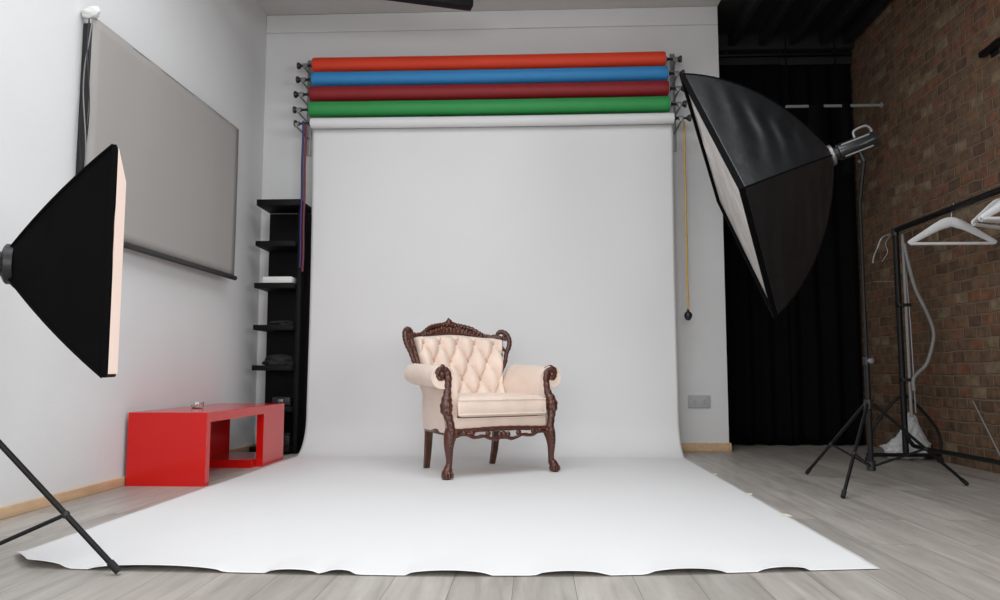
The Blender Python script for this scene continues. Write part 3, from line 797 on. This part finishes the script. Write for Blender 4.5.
# right: large diamond softbox, lamp off
n2 = Vector((-.921, .206, -.331)).normalized(); u2 = Vector((-.365, -.157, .918)).normalized(); w2 = n2.cross(u2).normalized()
if w2.y > 0: w2 = -w2
u2, w2 = (u2*math.cos(.05)-w2*math.sin(.05)).normalized(), (w2*math.cos(.05)+u2*math.sin(.05)).normalized()
c2 = Vector((1.180, 4.794, 1.734))
R2 = thing('softbox_light', 'large unlit black softbox tilted cornerwise beside the backdrop', 'softbox', (1.83, 4.66, 1.95))
apex2, nn2 = softbox(R2, c2-n2*.035, n2, u2, w2, .80, .775, .615, .05, .50, 'nylon', .026, 'nylon2', 'diff', .008, True)
bp2 = lamp_head(R2, apex2, nn2, .265, .05, True, .60)
R2s = thing('light_stand', 'black tripod light stand holding the right softbox', 'light stand', (1.93, 4.637, 0))
stand(R2s, [(1.745, 5.17), (1.592, 4.185), (2.491, 4.692)], .47, 1.9, .12, .0125, bp2)

# ------------------------------------------------------------------ garment rack
K = thing('garment_rack', 'black tubular garment rack beside the brick wall', 'clothes rack', (2.70, 5.0, 0))
Yf, Yn = .88, -1.12
obj('top_rail', tube(B(), [(0, Yf+.02, 1.712), (0, Yn-.02, 1.705)], .019, 14), 'bmetal', K)
for ye in (Yf, Yn):
    o = obj('upright', tube(B(), [(0, ye, .07), (0, ye, 1.70)], .021, 14), 'bmetal', K)
    for z in (1.70,): obj('corner_joint', lathe(B(), [(-.03, .020), (-.028, .026), (.028, .026), (.03, .020)], (0, ye, z), (0, 0, 1), 16), 'black', K)
    obj('foot_bar', tube(B(), [(-.28, ye, .055), (.25, ye, .055)], .014, 10), 'bmetal', K)
    for s in (-1, 1):
        obj('brace', tube(B(), smoothpath([(0, ye, .50), (s*.09, ye, .42), (s*.19, ye, .30), (s*.245, ye, .20), (s*.252, ye, .07)], 5), .011, 8), 'bmetal', K)
    for x in (-.27, .24):
        obj('caster', lathe(B(), [(-.011, .020), (-.008, .024), (.008, .024), (.011, .020)], (x, ye-.0, .024), (0, 1, 0), 14), 'rubber', K)
obj('bottom_rail', tube(B(), smoothpath([(0, Yf, .33), (0, Yf-.02, .22), (0, Yf-.09, .15), (0, Yf-.22, .128), (0, 0, .130), (0, Yn+.02, .130)], 8), .015, 12), 'bmetal', K)
obj('inner_tube', tube(B(), [(.038, Yf-.03, .33), (.038, Yf-.03, 1.68)], .0115, 12), 'hose', K)
obj('inner_tube', tube(B(), [(.075, Yf-.02, .36), (.068, Yf-.02, 1.0), (.045, Yf-.02, 1.68)], .007, 10), 'grey', K)
for z in (.6, 1.15): obj('tube_clip', box(B(), -.02, .07, Yf-.045, Yf+.02, z-.012, z+.012, .004), 'black', K)
K = thing('spring_clamp', 'thin grey wire clamp hooked on the far end of the garment rack', 'clamp', (2.70, 5.90, 1.33))
obj('cross_pin', tube(B(), [(-.165, 0, 0), (.115, 0, .002)], .004, 8), 'grey', K)
obj('dangling_strip', tube(B(), smoothpath([(-.03, 0, .36), (-.09, 0, .33), (-.12, .01, .26), (-.155, 0, .19), (-.165, 0, .14)], 5), .006, 8, sy=.4), 'grey', K)
obj('wire_loop', tube(B(), smoothpath([(-.03, -.01, .35), (-.07, -.01, .29), (-.06, -.01, .22), (-.10, 0, .15)], 5), .0025, 8), 'grey', K)

# white hangers
def hanger():
    r = thing('coat_hanger', '', 'hanger', (0, 0, 0), 0, 'white hangers on the garment rack')
    bm = B()
    P = smoothpath([(-.300, -.150, .012), (-.285, -.140, .016), (-.20, -.095, .021), (-.10, -.042, .028), (-.045, -.020, .033), (0, -.010, .032), (.045, -.020, .033), (.10, -.042, .028), (.20, -.095, .021), (.285, -.140, .016), (.300, -.150, .012)], 5)
    tube(bm, [(x, 0, z) for x, z, q in P], [q for x, z, q in P], 12, sx=1, sy=.45)
    obj('shoulder_bar', bm, 'white', r)
    obj('trouser_bar', tube(B(), [(-.285, 0, -.152), (.285, 0, -.152)], .010, 10), 'white', r)
    hk = [(0, 0, .018), (0, 0, .050)]+[(.027*math.sin(a), 0, .078-.027*math.cos(a)) for a in [math.radians(d) for d in range(20, 250, 20)]]
    hk = [(0, 0, .015), (.004, 0, .035), (.007, 0, .065)]+[(.0245*math.sin(math.radians(d)), 0, .093-.0245*math.cos(math.radians(d))) for d in range(25, 260, 20)]
    obj('hook', tube(B(), hk, .0032, 8), 'chrome', r)
    return r
h0 = hanger()
hl = [(5.10, .0, 'white plastic hanger on the black rail, farthest from the camera'),
      (4.56, .50, 'white plastic hanger on the black rail, second from the far end'),
      (4.40, .30, 'white plastic hanger on the black rail, third from the far end'),
      (4.27, .0, 'white plastic hanger on the black rail at the right edge of the photo')]
for i, (y, rz, lab) in enumerate(hl):
    h = h0 if i == 0 else copy_tree(h0)
    h.location = (2.70, y, 1.712-.097+.0205); h.rotation_euler = (0, 0, rz); h.scale = (.92, 1, 1); h['label'] = lab
# hose
o = obj('flexible_hose', tube(B(), smoothpath([(2.722, 5.80, 1.60), (2.755, 5.80, 1.41), (2.80, 5.82, 1.26), (2.868, 5.83, 1.11), (2.918, 5.84, .98), (2.920, 5.85, .88), (2.862, 5.84, .72), (2.79, 5.83, .65), (2.748, 5.815, .60), (2.742, 5.80, .52)], 6), .013, 12), 'hose')
tag(o, 'pale grey hose looping down beside the garment rack upright', 'hose')
# white plastic bag
bm = B(); bmesh.ops.create_icosphere(bm, subdivisions=5, radius=1)
for v in bm.verts:
    p = v.co.copy(); n = 1+.22*noise.noise(p*2.3+Vector((4, 0, 0)))+.10*noise.noise(p*6)
    x = p.x*.175*n; y = p.y*.085*n; z = max(0, p.z*n*.5+.5)*.155
    z *= 1+1.25*math.exp(-((x-.045)/.075)**2)*(1 if p.z > 0 else 0)
    v.co = Vector((x, y, z))
o = obj('plastic_bag', bm, 'bag', angle=50); o.location = (2.80, 6.08, 0.0); tag(o, 'crumpled white plastic bag on the floor behind the rack', 'bag')
o = obj('thin_rod', tube(B(), [(2.985, 5.49, .46), (2.935, 5.02, .006)], .005, 8), 'hose'); tag(o, 'thin pale rod leaning against the brick wall under the rack', 'rod')

# ------------------------------------------------------------------ lights and camera
def area(name, loc, rot, sx, sy, power, col, spread=180):
    l = bpy.data.lights.new(name, 'AREA'); l.shape = 'RECTANGLE'; l.size = sx; l.size_y = sy; l.energy = power; l.color = col
    l.spread = math.radians(spread)
    o = bpy.data.objects.new(name, l); COL.objects.link(o); o.location = loc; o.rotation_euler = rot; return o
# skylight, plus fill lamps added at the two unseen windows
area('skylight_daylight', (-.275, 2.5, ZC+.01), (0, 0, 0), 3.1, 3.7, 118, (.97, .985, 1.0), 170)
area('window_fill_light', (-.2, YF-.02, 1.75), (math.radians(84), 0, 0), 3.3, 1.8, 84, (1.0, .99, .98), 150)  # added frontal fill from behind the camera
area('window_fill_light', (XR-.01, 0, 1.8), (math.radians(90), 0, math.radians(90)), 2.9, 1.7, 112, (.93, .965, 1.0), 160)  # added side fill that brightens the left wall and spares the brick
W = bpy.data.worlds.new('world'); S.world = W; W.use_nodes = True
W.node_tree.nodes['Background'].inputs[0].default_value = (.75, .85, 1, 1); W.node_tree.nodes['Background'].inputs[1].default_value = .4

cam = bpy.data.cameras.new('camera'); cam.sensor_width = 36; cam.lens = 778/1000*36; cam.clip_start = .05
co = bpy.data.objects.new('camera', cam); COL.objects.link(co); S.camera = co
co.location = (0, 0, .65)
th = math.atan(73/778); psi = math.atan(35*math.cos(th)/778)
co.rotation_euler = (PI/2+th, 0, psi)
S.view_settings.view_transform = 'Standard'; S.view_settings.look = 'None'; S.view_settings.gamma = 1
S.view_settings.use_curve_mapping = False; S.view_settings.exposure = 0
